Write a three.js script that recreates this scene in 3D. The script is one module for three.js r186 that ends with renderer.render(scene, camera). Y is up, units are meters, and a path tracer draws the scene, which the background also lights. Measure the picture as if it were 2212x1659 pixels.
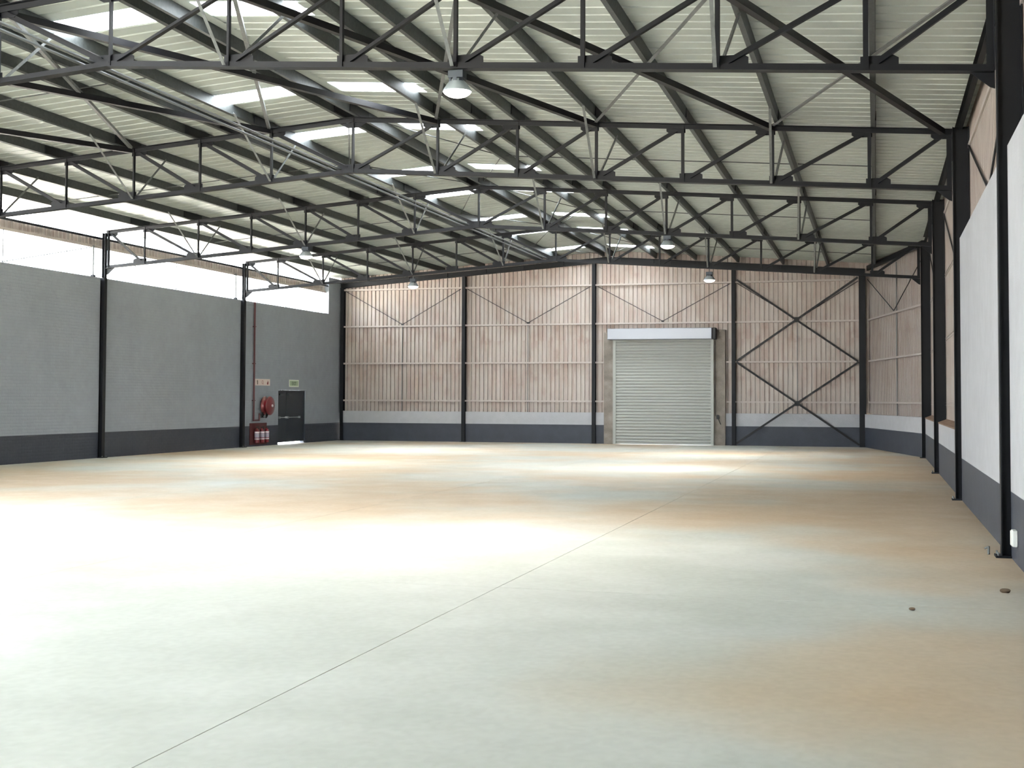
import * as THREE from 'three';
import { mergeGeometries } from 'three/addons/utils/BufferGeometryUtils.js';
import { RoundedBoxGeometry } from 'three/addons/geometries/RoundedBoxGeometry.js';

// ---------------------------------------------------------------- camera, sky, sun, exposure
// X to the right, Y up, Z into the hall (three's z is -Z); the camera stands at (0, 1.7, 0)
const scene = new THREE.Scene();
const renderer = new THREE.WebGLRenderer();
renderer.toneMapping = THREE.LinearToneMapping;
renderer.toneMappingExposure = 1.03;
renderer.shadowMap.enabled = true;
const FOCAL = 2768.7, YAW = 0.2768, PITCH = 0.0366, ROLL = 0.0039;
const camera = new THREE.PerspectiveCamera(2 * Math.atan(829.5 / FOCAL) * 180 / Math.PI, 2212 / 1659, 0.1, 400);
camera.setViewOffset(2212, 1659, 0, 68.7, 2212, 1659);
{
  const cy = Math.cos(YAW), sy = Math.sin(YAW), cp = Math.cos(PITCH), sp = Math.sin(PITCH);
  const fwd = new THREE.Vector3(-sy * cp, sp, -cy * cp), up = new THREE.Vector3(sy * sp, cp, cy * sp), right = new THREE.Vector3(cy, 0, -sy);
  camera.up.copy(up.multiplyScalar(Math.cos(ROLL)).addScaledVector(right, -Math.sin(ROLL)));
  camera.position.set(0, 1.7, 0);
  camera.lookAt(camera.position.clone().add(fwd));
}
scene.add(camera);
scene.background = new THREE.Color(0.9, 0.97, 1.04);
scene.backgroundIntensity = 19;
const sun = new THREE.DirectionalLight(0xfff6ea, 150);
sun.position.set(40, 78, -5); sun.target.position.set(-10, 0, -24); sun.castShadow = true;
Object.assign(sun.shadow.camera, { left: -70, right: 70, top: 70, bottom: -70, near: 1, far: 200 });
sun.shadow.mapSize.set(4096, 4096);
scene.add(sun, sun.target);
const LAMP = 170;                                             // candela of one high bay lamp

// ---------------------------------------------------------------- the hall's measures (metres)
const XL = -20.97, XR = 1.30, X0 = -9.92, Z1 = 14.99, S = 8.345;
const ZT = [0, 1, 2, 3].map((i) => Z1 + S * i), ZG = ZT[3] + 8.367, ZB = -2;
const WL = XL - 0.12, WR = XR + 0.10, WALL_T = 0.22, DADO = 0.72, SILL_L = 5.09, SILL_R = 4.5, LOW = 1.2;
const SL = 0.0752, NODES = [0, 1.77, 3.375, 4.91, 6.53, 8.15, 9.83], DR = XR - X0, DL = X0 - XL;
const topY = (d) => 7.206 - 0.0752 * d, botY = (d) => 6.192 - 0.0723 * d, roofY = (x) => 7.462 - SL * Math.abs(x - X0);
const GIRTS = [1.63, 3.13, 4.63, 6.13], COLS = [XL, -15.76, -10.48, -5.13, -0.47];

// ---------------------------------------------------------------- helpers
let seed = 11;
const rnd = () => { seed = (seed * 1664525 + 1013904223) >>> 0; return seed / 4294967296; };
const W = (x, y, z) => new THREE.Vector3(x, y, -z);
const used = new Map();
function numbered(name) { const n = used.get(name) ?? 0; used.set(name, n + 1); return n ? name + '_' + String(n).padStart(3, '0') : name; }
function lit(o) { o.castShadow = true; o.receiveShadow = true; return o; }
function info(o, label, category, group, kind) { o.userData = { label, category }; if (group) o.userData.group = group; if (kind) o.userData.kind = kind; return o; }
function thing(name, label, category, [x, y, z] = [0, 0, 0], group, kind) {
  const o = new THREE.Group(); o.name = numbered(name); o.position.copy(W(x, y, z)); scene.add(o);
  return info(o, label, category, group, kind);
}
function worldOf(p) { const v = new THREE.Vector3(); for (let q = p; q && q !== scene; q = q.parent) v.add(q.position); return v; }
// a part: geometry given in world metres, kept relative to its thing
function part(name, geo, mat, parent, label) {
  const g = Array.isArray(geo) ? mergeGeometries(geo.map((q) => (q.index ? q.toNonIndexed() : q))) : geo;
  const v = worldOf(parent); g.translate(-v.x, -v.y, -v.z);
  const m = lit(new THREE.Mesh(g, mat)); m.name = name; parent.add(m);
  if (label) m.userData.label = label;
  return m;
}
function single(name, geo, mat, at, label, category, group, kind) {   // a thing of one mesh, based at a point
  const g = Array.isArray(geo) ? mergeGeometries(geo.map((q) => (q.index ? q.toNonIndexed() : q))) : geo, v = W(...at); g.translate(-v.x, -v.y, -v.z);
  const m = lit(new THREE.Mesh(g, mat)); m.name = numbered(name); m.position.copy(v); scene.add(m);
  return info(m, label, category, group, kind);
}
function metricUV(g, s = 1) {           // texture coordinates in metres from the dominant face direction
  const p = g.attributes.position, n = g.attributes.normal, uv = new Float32Array(p.count * 2);
  for (let i = 0; i < p.count; i++) {
    const ax = Math.abs(n.getX(i)), ay = Math.abs(n.getY(i)), az = Math.abs(n.getZ(i));
    let u, v;
    if (ay >= ax && ay >= az) { u = p.getX(i); v = p.getZ(i); } else if (ax >= az) { u = p.getZ(i); v = p.getY(i); } else { u = p.getX(i); v = p.getY(i); }
    uv[2 * i] = u * s; uv[2 * i + 1] = v * s;
  }
  g.setAttribute('uv', new THREE.BufferAttribute(uv, 2));
  return g;
}
function box(x0, x1, y0, y1, z0, z1) {  // world box, Z forward
  const g = new THREE.BoxGeometry(Math.abs(x1 - x0), Math.abs(y1 - y0), Math.abs(z1 - z0));
  g.translate((x0 + x1) / 2, (y0 + y1) / 2, -(z0 + z1) / 2);
  return metricUV(g.toNonIndexed());
}
function rbox(x0, x1, y0, y1, z0, z1, r, seg = 2) {
  const g = new RoundedBoxGeometry(Math.abs(x1 - x0), Math.abs(y1 - y0), Math.abs(z1 - z0), seg, r);
  g.translate((x0 + x1) / 2, (y0 + y1) / 2, -(z0 + z1) / 2);
  return metricUV(g.index ? g.toNonIndexed() : g);
}
// profile (closed list of [side, up]) swept along a straight member from a to b; "up" is turned towards upHint
function member(a, b, profile, upHint = new THREE.Vector3(0, 1, 0)) {
  const d = b.clone().sub(a), L = d.length(); d.normalize();
  const side = new THREE.Vector3().crossVectors(upHint, d); if (side.lengthSq() < 1e-6) side.set(1, 0, 0); side.normalize();
  const u = new THREE.Vector3().crossVectors(d, side);
  const g = new THREE.ExtrudeGeometry(new THREE.Shape(profile.map(([x, y]) => new THREE.Vector2(x, y))), { depth: L, bevelEnabled: false });
  g.applyMatrix4(new THREE.Matrix4().makeBasis(side, u, d).setPosition(a));
  return metricUV(g);
}
const rect = (w, h) => [[-w / 2, -h / 2], [w / 2, -h / 2], [w / 2, h / 2], [-w / 2, h / 2]];
const angle = (a, t = 0.008) => [[-a / 2, -a / 2], [a / 2, -a / 2], [a / 2, -a / 2 + t], [-a / 2 + t, -a / 2 + t], [-a / 2 + t, a / 2], [-a / 2, a / 2]];
const tee = (w, h, t, f, flip = 1) => [[-w / 2, -h / 2 * flip], [w / 2, -h / 2 * flip], [w / 2, (-h / 2 + f) * flip], [t / 2, (-h / 2 + f) * flip], [t / 2, h / 2 * flip], [-t / 2, h / 2 * flip], [-t / 2, (-h / 2 + f) * flip], [-w / 2, (-h / 2 + f) * flip]];
const ibeam = (w, h, tf, tw) => [[-w / 2, -h / 2], [w / 2, -h / 2], [w / 2, -h / 2 + tf], [tw / 2, -h / 2 + tf], [tw / 2, h / 2 - tf], [w / 2, h / 2 - tf], [w / 2, h / 2], [-w / 2, h / 2], [-w / 2, h / 2 - tf], [-tw / 2, h / 2 - tf], [-tw / 2, -h / 2 + tf], [-w / 2, -h / 2 + tf]];
const channel = (w, h, t, dir = 1) => [[0, 0], [w * dir, 0], [w * dir, t], [t * dir, t], [t * dir, h - t], [w * dir, h - t], [w * dir, h], [0, h]].map(([x, y]) => [x, y]);
function tube(pts, r, seg = 24, rad = 8) { return new THREE.TubeGeometry(new THREE.CatmullRomCurve3(pts), seg, r, rad, false).toNonIndexed(); }
function rod(a, b, r, rad = 6) {
  const d = b.clone().sub(a), g = new THREE.CylinderGeometry(r, r, d.length(), rad);
  g.applyQuaternion(new THREE.Quaternion().setFromUnitVectors(new THREE.Vector3(0, 1, 0), d.clone().normalize()));
  g.translate((a.x + b.x) / 2, (a.y + b.y) / 2, (a.z + b.z) / 2);
  return g.toNonIndexed();
}
function quads(list) {                  // list of [a, b, c, d] world vectors
  const pos = []; for (const [a, b, c, d] of list) for (const v of [a, b, c, a, c, d]) pos.push(v.x, v.y, v.z);
  const g = new THREE.BufferGeometry(); g.setAttribute('position', new THREE.BufferAttribute(new Float32Array(pos), 3)); g.computeVertexNormals();
  return metricUV(g);
}

// ---------------------------------------------------------------- textures
function hash(x, y, s) { let h = (x * 374761393 + y * 668265263 + s * 2147483647) | 0; h = Math.imul(h ^ (h >>> 13), 1274126177); return ((h ^ (h >>> 16)) >>> 0) / 4294967296; }
function vnoise(x, y, p, s) {           // value noise, period p
  const xi = Math.floor(x), yi = Math.floor(y), fx = x - xi, fy = y - yi, w = (t) => t * t * (3 - 2 * t), m = (a) => ((a % p) + p) % p;
  const a = hash(m(xi), m(yi), s), b = hash(m(xi + 1), m(yi), s), c = hash(m(xi), m(yi + 1), s), d = hash(m(xi + 1), m(yi + 1), s), u = w(fx), v = w(fy);
  return (a + (b - a) * u) * (1 - v) + (c + (d - c) * u) * v;
}
function fbm(u, v, f, oct, s, sx = 1) { let t = 0, a = 0.5, n = 0; for (let o = 0; o < oct; o++) { t += a * vnoise(u * f * sx, v * f, f * Math.max(1, sx), s + o); n += a; a *= 0.5; f *= 2; } return t / n; }
function tex(w, h, fn, color = true, repeat = [1, 1]) {
  const d = new Uint8Array(w * h * 4);
  for (let y = 0; y < h; y++) for (let x = 0; x < w; x++) { const c = fn(x / w, y / h), i = (y * w + x) * 4; if (color) { d[i] = c[0]; d[i + 1] = c[1]; d[i + 2] = c[2]; } else d[i] = d[i + 1] = d[i + 2] = c; d[i + 3] = 255; }
  const t = new THREE.DataTexture(d, w, h, THREE.RGBAFormat); t.wrapS = t.wrapT = THREE.RepeatWrapping; t.magFilter = THREE.LinearFilter; t.minFilter = THREE.LinearMipmapLinearFilter; t.generateMipmaps = true;
  if (color) t.colorSpace = THREE.SRGBColorSpace;
  t.repeat.set(...repeat); t.needsUpdate = true;
  return t;
}
const mix = (a, b, t) => a.map((q, i) => q + (b[i] - q) * t), clamp = (t) => Math.max(0, Math.min(1, t)), step = (a, b, t) => { t = clamp((t - a) / (b - a)); return t * t * (3 - 2 * t); };
// power-floated concrete with tan soil dust in patches, darkened to paint the dim zones too; one map covers the whole floor (24 m by 54 m)
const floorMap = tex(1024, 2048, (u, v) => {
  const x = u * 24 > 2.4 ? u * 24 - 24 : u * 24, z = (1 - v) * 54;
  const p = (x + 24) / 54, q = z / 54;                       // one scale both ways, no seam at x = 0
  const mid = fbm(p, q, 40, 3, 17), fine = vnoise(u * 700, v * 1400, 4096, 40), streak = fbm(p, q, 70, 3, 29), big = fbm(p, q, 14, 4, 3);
  const dustShadeBias = 0.24 * step(-1.5, 1.2, x) * step(52, 40, z) + 0.17 * Math.exp(-(((z - 23) / 7) ** 2)) - 0.26 * step(0.6, -1.5, x) * step(18, 13, z);   // dust, with painted dimness in the mid-hall band and along the side wall
  const dustShade = step(0.3, 0.85, big + dustShadeBias + 0.3 * (mid - 0.5));
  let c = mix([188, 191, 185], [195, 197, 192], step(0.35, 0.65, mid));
  c = mix(c, mix([198, 171, 141], [186, 165, 139], streak), 0.85 * dustShade);
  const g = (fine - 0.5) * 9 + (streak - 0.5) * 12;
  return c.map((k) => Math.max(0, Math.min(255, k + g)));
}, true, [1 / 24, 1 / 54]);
const floorRough = tex(512, 512, (u, v) => 105 + 90 * fbm(u, v, 14, 4, 5), false, [1 / 7, 1 / 7]);
const grain = tex(512, 512, (u, v) => 255 * (0.6 * fbm(u, v, 60, 3, 8) + 0.4 * vnoise(u * 256, v * 256, 256, 9)), false, [1 / 2, 1 / 2]);
// painted brickwork: faint courses under the paint, one tile is 2.04 m
const courses = tex(512, 512, (u, v) => {
  const r = Math.floor(v * 24), fy = v * 24 - r, fx = (u * 9 + (r % 2) * 0.5) % 1, j = Math.min(Math.min(fy, 1 - fy) / 0.14, Math.min(fx, 1 - fx) / 0.05);
  return 255 * (0.75 * step(0, 1, j) + 0.25 * fbm(u, v, 40, 3, 12));
}, false, [1 / 2.04, 1 / 2.04]);
const paintMap = tex(512, 512, (u, v) => { const n = fbm(u, v, 6, 5, 21), k = fbm(u, v, 24, 3, 33, 1); const q = 190 + 10 * (n - 0.5) + 9 * (k - 0.5); return [q - 1, q, q + 1]; }, true, [1 / 4, 1 / 4]);
const darkMap = tex(256, 256, (u, v) => { const n = fbm(u, v, 10, 4, 51); return [50 + 12 * n, 55 + 12 * n, 66 + 12 * n]; }, true, [1 / 2, 1 / 2]);
// weathered galvanised sheet: rust-pink runs down the sheet
const cladMap = tex(512, 512, (u, v) => {
  const runs = fbm(u, v, 4, 4, 61, 12), blot = fbm(u, v, 8, 5, 71), c = mix([222, 213, 208], [208, 190, 182], step(0.38, 0.68, 0.55 * runs + 0.45 * blot));
  return mix(c, [182, 156, 142], 0.4 * step(0.66, 0.84, blot));
}, true, [1 / 4, 1 / 4]);
const roofMap = tex(512, 512, (u, v) => { const n = fbm(u, v, 5, 4, 81), k = fbm(u, v, 6, 4, 91, 4), q = 205 + 16 * (n - 0.5) + 12 * (k - 0.5); return [q - 7, q + 1, q - 6]; }, true, [1 / 5, 1 / 5]);
const concreteMap = tex(512, 512, (u, v) => { const n = fbm(u, v, 6, 5, 101), f = vnoise(u * 200, v * 200, 200, 105), q = 128 + 52 * (n - 0.5) + 16 * (f - 0.5); return [q + 8, q, q - 8]; }, true, [1 / 2, 1 / 2]);
const zincMap = tex(256, 256, (u, v) => { const n = fbm(u, v, 24, 3, 111), q = 168 + 46 * (n - 0.5); return [q, q + 2, q + 3]; }, true, [1 / 1, 1 / 1]);

const mat = (o) => new THREE.MeshPhysicalMaterial(o);
const M = {
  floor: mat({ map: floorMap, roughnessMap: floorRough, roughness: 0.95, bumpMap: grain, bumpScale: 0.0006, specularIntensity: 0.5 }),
  joint: mat({ color: 0x4a463f, roughness: 0.95 }),
  paint: mat({ map: paintMap, color: 0xced5df, roughness: 0.75, bumpMap: courses, bumpScale: 0.004 }),
  plaster: mat({ map: paintMap, color: 0xf2f2f6, roughness: 0.75, bumpMap: grain, bumpScale: 0.004 }),
  dado: mat({ map: darkMap, roughness: 0.55, bumpMap: courses, bumpScale: 0.004 }),
  dadoPlain: mat({ map: darkMap, roughness: 0.55, bumpMap: grain, bumpScale: 0.003 }),
  steel: mat({ color: 0x111419, roughness: 0.5, specularIntensity: 0.5 }),
  brace: mat({ color: 0x141519, roughness: 0.5, specularIntensity: 0.7 }),
  purlin: mat({ map: zincMap, color: 0x6c7171, roughness: 0.5, metalness: 0.35 }),
  galv: mat({ map: zincMap, color: 0xaeb1b0, roughness: 0.45, metalness: 0.35 }),
  girt: mat({ color: 0xb9b0aa, roughness: 0.5, metalness: 0.15 }),
  clad: mat({ map: cladMap, color: 0xd2d0cc, roughness: 0.5, metalness: 0.2, side: THREE.DoubleSide }),
  roof: mat({ map: roofMap, roughness: 0.38, side: THREE.DoubleSide }),
  skylight: mat({ color: 0xe9f2fb, roughness: 1, transmission: 0.55, thickness: 0, side: THREE.DoubleSide }),
  pane: mat({ color: 0xffffff, roughness: 0.02, transmission: 1, thickness: 0 }),
  concrete: mat({ map: concreteMap, roughness: 0.9, bumpMap: grain, bumpScale: 0.006 }),
  sill: mat({ map: concreteMap, color: 0xf0cdb4, roughness: 0.9 }),
  shutter: mat({ color: 0xa3a59f, roughness: 0.45, metalness: 0.1 }),
  hood: mat({ color: 0x9a9ea6, roughness: 0.35, metalness: 0.25 }),
  black: mat({ color: 0x141518, roughness: 0.5 }),
  door: mat({ color: 0x232a33, roughness: 0.45 }),
  bar: mat({ color: 0xb9bec4, roughness: 0.3, metalness: 0.7 }),
  red: mat({ color: 0x6e0c1a, roughness: 0.3, clearcoat: 0.6, clearcoatRoughness: 0.15 }),
  redDull: mat({ color: 0x471417, roughness: 0.6 }),
  pipe: mat({ color: 0x532428, roughness: 0.5 }),
  rubber: mat({ color: 0x1a1a1a, roughness: 0.8 }),
  label: mat({ color: 0xe9dfe2, roughness: 0.6 }),
  plasticWhite: mat({ color: 0xe9ebe6, roughness: 0.45 }),
  ground: mat({ color: 0xcac5bb, roughness: 0.95 }),
  stone: mat({ color: 0x6a5a48, roughness: 0.95 }),
  lens: mat({ color: 0xffffff, roughness: 0.6, emissive: 0xfff6e6, emissiveIntensity: 9 }),
  reflector: mat({ color: 0xcfd8de, roughness: 0.25, metalness: 0.6, side: THREE.DoubleSide }),
  lampBody: mat({ color: 0x3a4148, roughness: 0.45, metalness: 0.4 }),
};

// ---------------------------------------------------------------- ground outside and the floor slabs
single('ground', box(-160, 120, -0.35, -0.16, -120, 160), M.ground, [0, -0.35, 0], 'pale bare ground outside the hall beyond its walls', 'ground', null, 'structure');
{
  const fl = thing('floor', 'dusty beige concrete warehouse floor with sawn joints', 'floor', [X0, 0, 20], null, 'structure');
  part('joint_bed', box(WL - 0.3, WR + 0.3, -0.15, -0.006, ZB - 0.3, ZG + 0.6), M.joint, fl, 'dark filler in the floor joints');
  const xs = [WL - 0.25, -16.5, -12.1, -7.72, -3.3, WR + 0.25], zs = [ZB - 0.25, 2.9, 11.18, ZG + 0.55], gap = 0.0035;
  for (let i = 0; i + 1 < xs.length; i++) for (let j = 0; j + 1 < zs.length; j++)
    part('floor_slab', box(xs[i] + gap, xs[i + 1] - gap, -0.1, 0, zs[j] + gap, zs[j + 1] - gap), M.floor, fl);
}

// ---------------------------------------------------------------- brick walls
function wallBoxes(parent, mk, spans, top, upperMat, dadoMat) {   // spans along the wall, mk(a, b, y0, y1) gives the box
  for (const [a, b, t = top] of spans) {
    part('painted_dado', mk(a, b, 0, DADO), dadoMat, parent, 'charcoal painted band along the foot of the wall');
    part('wall_panel', mk(a, b, DADO, t), upperMat, parent);
  }
}
const DOOR = [42.9, 45.22, 2.0];
{
  const wl = thing('wall_left', 'light grey painted brick wall with charcoal dado, holding the exit door', 'wall', [WL - 0.1, 0, 20], null, 'structure');
  const mk = (a, b, y0, y1) => box(WL - WALL_T, WL, y0, y1, a, b), e = 0.078;
  wallBoxes(wl, mk, [[ZB, Z1 - S - e], [Z1 - S + e, ZT[0] - e], [ZT[0] + e, ZT[1] - e], [ZT[1] + e, ZT[2] - e], [ZT[2] + e, ZT[3] - e], [ZT[3] + e, DOOR[0]], [DOOR[1], 47.32], [47.32, ZG + 0.3, 6.56]], SILL_L, M.paint, M.dado);
  part('wall_panel', mk(DOOR[0], DOOR[1], DOOR[2], SILL_L), M.paint, wl);
  for (const z of [Z1 - S, ...ZT]) part('pier', box(WL - WALL_T - 0.05, WL - 0.16, 0, SILL_L, z - 0.1, z + 0.1), M.concrete, wl);
}
{
  const wr = thing('wall_right', 'light plastered wall with charcoal dado, full height then dropping to a low plinth', 'wall', [WR + 0.1, 0, 20], null, 'structure');
  const mk = (a, b, y0, y1) => box(WR, WR + WALL_T, y0, y1, a, b), e = 0.078;
  wallBoxes(wr, mk, [[ZB, Z1 - S - e, SILL_R], [Z1 - S + e, ZT[0] - e, SILL_R], [ZT[0] + e, ZT[1] - e, SILL_R], [ZT[1] + e, ZT[2] - e, LOW], [ZT[2] + e, ZT[3] - e, LOW]], LOW, M.plaster, M.dadoPlain);
  for (const [a, b] of [[ZT[1] + e, ZT[2] - e], [ZT[2] + e, ZT[3] - e]])
    part('sill', quads([[W(WR - 0.01, LOW, a), W(WR - 0.01, LOW, b), W(WR + WALL_T, LOW + 0.09, b), W(WR + WALL_T, LOW + 0.09, a)], [W(WR - 0.01, LOW - 0.03, a), W(WR - 0.01, LOW - 0.03, b), W(WR - 0.01, LOW, b), W(WR - 0.01, LOW, a)]]), M.sill, wr, 'sloping brown mortar sill');
  for (const [z, t] of [[Z1 - S, SILL_R], [ZT[0], SILL_R], [ZT[1], SILL_R], [ZT[2], LOW], [ZT[3], LOW]]) part('pier', box(WR + 0.175, WR + WALL_T + 0.02, 0, t, z - 0.1, z + 0.1), M.concrete, wr);
}
// unseen rear wall; its doorway is added and sized to light the foreground
const BACK = [-20.0, -8.2, 5.6];
{
  const wb = thing('wall_rear', 'unseen painted end wall with a wide doorway added for daylight, opposite the gable', 'wall', [X0, 0, ZB], null, 'structure');
  part('wall_panel', box(WL - WALL_T, BACK[0], 0, 7.3, ZB - 0.22, ZB), M.paint, wb);
  part('wall_panel', box(BACK[1], WR + WALL_T, 0, 7.3, ZB - 0.22, ZB), M.paint, wb);
  part('wall_panel', box(BACK[0], BACK[1], BACK[2], 7.3, ZB - 0.22, ZB), M.paint, wb);
}

// ---------------------------------------------------------------- ribbed sheets
const PITCH_R = 0.1715, SHEET = PITCH_R * 4;
const RIB = [[0, 0], [0.122, 0], [0.128, 0.05], [0.1655, 0.05], [PITCH_R, 0]];   // [along, outward] over one pitch
// ribbed sheet standing between along = a..b of a wall line; at(s, out) gives the plan point; y0(s), y1(s) its lower and upper edge
function wallSheet(at, a, b, y0, y1) {
  const pts = [];
  for (let s = a; s < b - 1e-6; s += PITCH_R) for (const [u, o] of RIB.slice(0, 4)) if (s + u < b) pts.push([s + u, o]);
  pts.push([b, 0]);
  const list = [];
  for (let i = 0; i + 1 < pts.length; i++) {
    const [s, o] = pts[i], [t, q] = pts[i + 1], [x, z] = at(s, o), [x2, z2] = at(t, q);
    list.push([W(x, y0(s), z), W(x2, y0(t), z2), W(x2, y1(t), z2), W(x, y1(s), z)]);
  }
  return quads(list);
}
const CLZ = ZG + 0.24;
{
  const wg = thing('wall_back', 'gable end wall of ribbed weathered metal sheeting above a grey and charcoal plinth', 'wall', [X0, 0, ZG + 0.2], null, 'structure');
  const H = [-10.0, -5.5, 4.25];
  for (let x = XL - 0.15; x < COLS[4] + 0.2; x += SHEET) {
    const b = Math.min(x + SHEET, COLS[4] + 0.42), cuts = [x, ...[H[0], H[1]].filter((c) => c > x && c < b), b];
    for (let k = 0; k + 1 < cuts.length; k++) { const mid = (cuts[k] + cuts[k + 1]) / 2; part('cladding_sheet', wallSheet((s, o) => [s, CLZ + o], cuts[k], cuts[k + 1], () => (mid > H[0] && mid < H[1] ? H[2] : LOW - 0.02), (s) => roofY(s) + 0.05), M.clad, wg); }
  }
  const mk = (a, b, y0, y1) => box(a, b, y0, y1, ZG + 0.1, ZG + 0.32);
  const spans = [];
  for (let i = 0; i < 4; i++) { if (i === 2) { spans.push([COLS[2] + 0.075, -10.08], [-5.43, COLS[3] - 0.075]); } else spans.push([COLS[i] + (i ? 0.075 : -0.1), COLS[i + 1] - 0.075]); }
  wallBoxes(wg, mk, spans, LOW, M.plaster, M.dadoPlain);
  part('pier', box(COLS[4] - 0.12, COLS[4] + 0.5, 0, LOW + 0.03, ZG + 0.215, ZG + 0.42), M.concrete, wg);
  for (const x of COLS.slice(1, 4)) part('pier', box(x - 0.1, x + 0.1, 0, LOW, ZG + 0.205, ZG + 0.33), M.concrete, wg);
}
{
  const wr = thing('wall_side', 'ribbed weathered metal sheeting on the side wall above the plastered plinth', 'wall', [WR + 0.25, LOW, 25], null, 'structure');
  for (let z = ZB; z < ZT[3]; z += SHEET) {
    const b = Math.min(z + SHEET, ZT[3] + 0.05);
    part('cladding_sheet', wallSheet((s, o) => [WR + WALL_T - 0.04 + o, s], z, b, () => (b > ZT[1] + 0.05 ? LOW + 0.0 : SILL_R - 0.03), () => roofY(WR + 0.2) + 0.06), M.clad, wr);
  }
}
// the splayed corner bay between the last truss and the gable
const CH0 = [COLS[4] + 0.07, ZG + 0.02], CH1 = [WR + 0.0, ZT[3] + 0.06], CHL = Math.hypot(CH1[0] - CH0[0], CH1[1] - CH0[1]);
const chDir = [(CH1[0] - CH0[0]) / CHL, (CH1[1] - CH0[1]) / CHL], chOut = [-chDir[1], chDir[0]];
const chAt = (s, o) => [CH0[0] + chDir[0] * s + chOut[0] * o, CH0[1] + chDir[1] * s + chOut[1] * o];
function chBox(a, b, y0, y1, o0, o1) {
  const c = [chAt(a, o0), chAt(b, o0), chAt(b, o1), chAt(a, o1)], lo = c.map(([x, z]) => W(x, y0, z)), hi = c.map(([x, z]) => W(x, y1, z));
  return quads([[lo[0], lo[1], hi[1], hi[0]], [lo[1], lo[2], hi[2], hi[1]], [lo[2], lo[3], hi[3], hi[2]], [lo[3], lo[0], hi[0], hi[3]], [hi[0], hi[1], hi[2], hi[3]], [lo[3], lo[2], lo[1], lo[0]]]);
}
{
  const wc = thing('wall_corner', 'splayed corner wall of ribbed sheeting above a pale and charcoal plinth', 'wall', [0.5, 0, 44.2], null, 'structure');
  part('painted_dado', chBox(0, CHL, 0, DADO, 0, 0.3), M.dadoPlain, wc, 'charcoal painted band along the foot of the wall');
  part('wall_panel', chBox(0, CHL, DADO, LOW, 0, 0.3), M.plaster, wc);
  for (let s = -0.45; s < CHL; s += SHEET) part('cladding_sheet', wallSheet((q, o) => chAt(q, 0.22 + o), s, Math.min(s + SHEET, CHL + 0.1), () => LOW - 0.02, (q) => roofY(chAt(q, 0.2)[0]) + 0.05), M.clad, wc);
}

// ---------------------------------------------------------------- roof
const RP = S / 12;
{
  const rf = thing('ceiling', 'white ribbed metal roof sheeting on a shallow pitch with translucent strips', 'roof', [X0, 7.4, 20], null, 'structure');
  const prof = [[0, 0], [0.012, 0.03], [0.052, 0.03], [0.064, 0], [RP / 2 - 0.0, 0], [RP / 2 + 0.012, 0.03], [RP / 2 + 0.052, 0.03], [RP / 2 + 0.064, 0], [RP, 0]];
  const make = (side, z, d0, d1, lift = 0) => {
    const list = [];
    for (let i = 0; i + 1 < prof.length; i++) {
      const [s, h] = prof[i], [t, k] = prof[i + 1], xa = X0 + side * d0, xb = X0 + side * d1;
      list.push([W(xa, roofY(xa) + h + lift, z + s), W(xb, roofY(xb) + h + lift, z + s), W(xb, roofY(xb) + k + lift, z + t), W(xa, roofY(xa) + k + lift, z + t)]);
    }
    return quads(list);
  };
  const n0 = Math.ceil((Z1 - ZB + 0.4) / RP);
  for (let j = -n0; Z1 + j * RP < ZG + 0.45; j++) {
    const z = Z1 + j * RP, k = ((j % 12) + 12) % 12, sky = k === 2 || k === 9;
    for (const side of [1, -1]) {
      const end = side > 0 ? WR + 0.45 - X0 : X0 - WL + 0.5;
      part('roof_sheet', make(side, z, sky ? 2.05 : 0.02, end), M.roof, rf);
      if (sky) part('skylight_sheet', make(side, z, 0.36, 2.15, 0.004), M.skylight, rf, 'translucent fibreglass roof sheet glowing with daylight');
    }
  }
  part('ridge_cap', quads([1, -1].map((s) => [W(X0, roofY(X0) + 0.045, ZB - 0.3), W(X0, roofY(X0) + 0.045, ZG + 0.5), W(X0 + s * 0.42, roofY(X0 + 0.42) + 0.045, ZG + 0.5), W(X0 + s * 0.42, roofY(X0 + 0.42) + 0.045, ZB - 0.3)])), M.roof, rf);
  part('ridge_lining', quads([1, -1].map((s) => [W(X0, roofY(X0) - 0.012, ZB - 0.3), W(X0, roofY(X0) - 0.012, ZG + 0.3), W(X0 + s * 0.38, roofY(X0 + 0.38) - 0.012, ZG + 0.3), W(X0 + s * 0.38, roofY(X0 + 0.38) - 0.012, ZB - 0.3)])), M.roof, rf);
}

// ---------------------------------------------------------------- clerestory along the brick wall
{
  const ends = [ZB, Z1 - S, ...ZT, 47.32];
  for (let i = 0; i + 1 < ends.length; i++) {
    const where = ['in the bay by the open rear doorway', 'in the bay before the rear doorway bay', 'between the fourth and third trusses out from the gable', 'between the third and second trusses out from the gable', 'between the second and first trusses out from the gable', 'above the exit door'][i];
    const w = thing('window_' + (i + 1), 'bright clerestory glazing over the brick wall ' + where, 'window', [XL - 0.26, SILL_L, ends[i]], null, 'structure');
    part('pane', box(XL - 0.262, XL - 0.258, SILL_L + 0.02, 6.58, ends[i] + 0.02, ends[i + 1] - 0.02), M.pane, w);
  }
}
{
  const fa = thing('trim_1', 'rusty ribbed eave fascia over the clerestory above the brick wall', 'fascia', [XL - 0.25, 5.95, 20], null, 'structure');
  for (let z = ZB; z < 48.3; z += SHEET * 3) part('cladding_sheet', wallSheet((s, o) => [XL - 0.29 - o, s], z, Math.min(z + SHEET * 3, 48.4), () => 5.95, () => 6.22), M.clad, fa);
}

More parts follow.
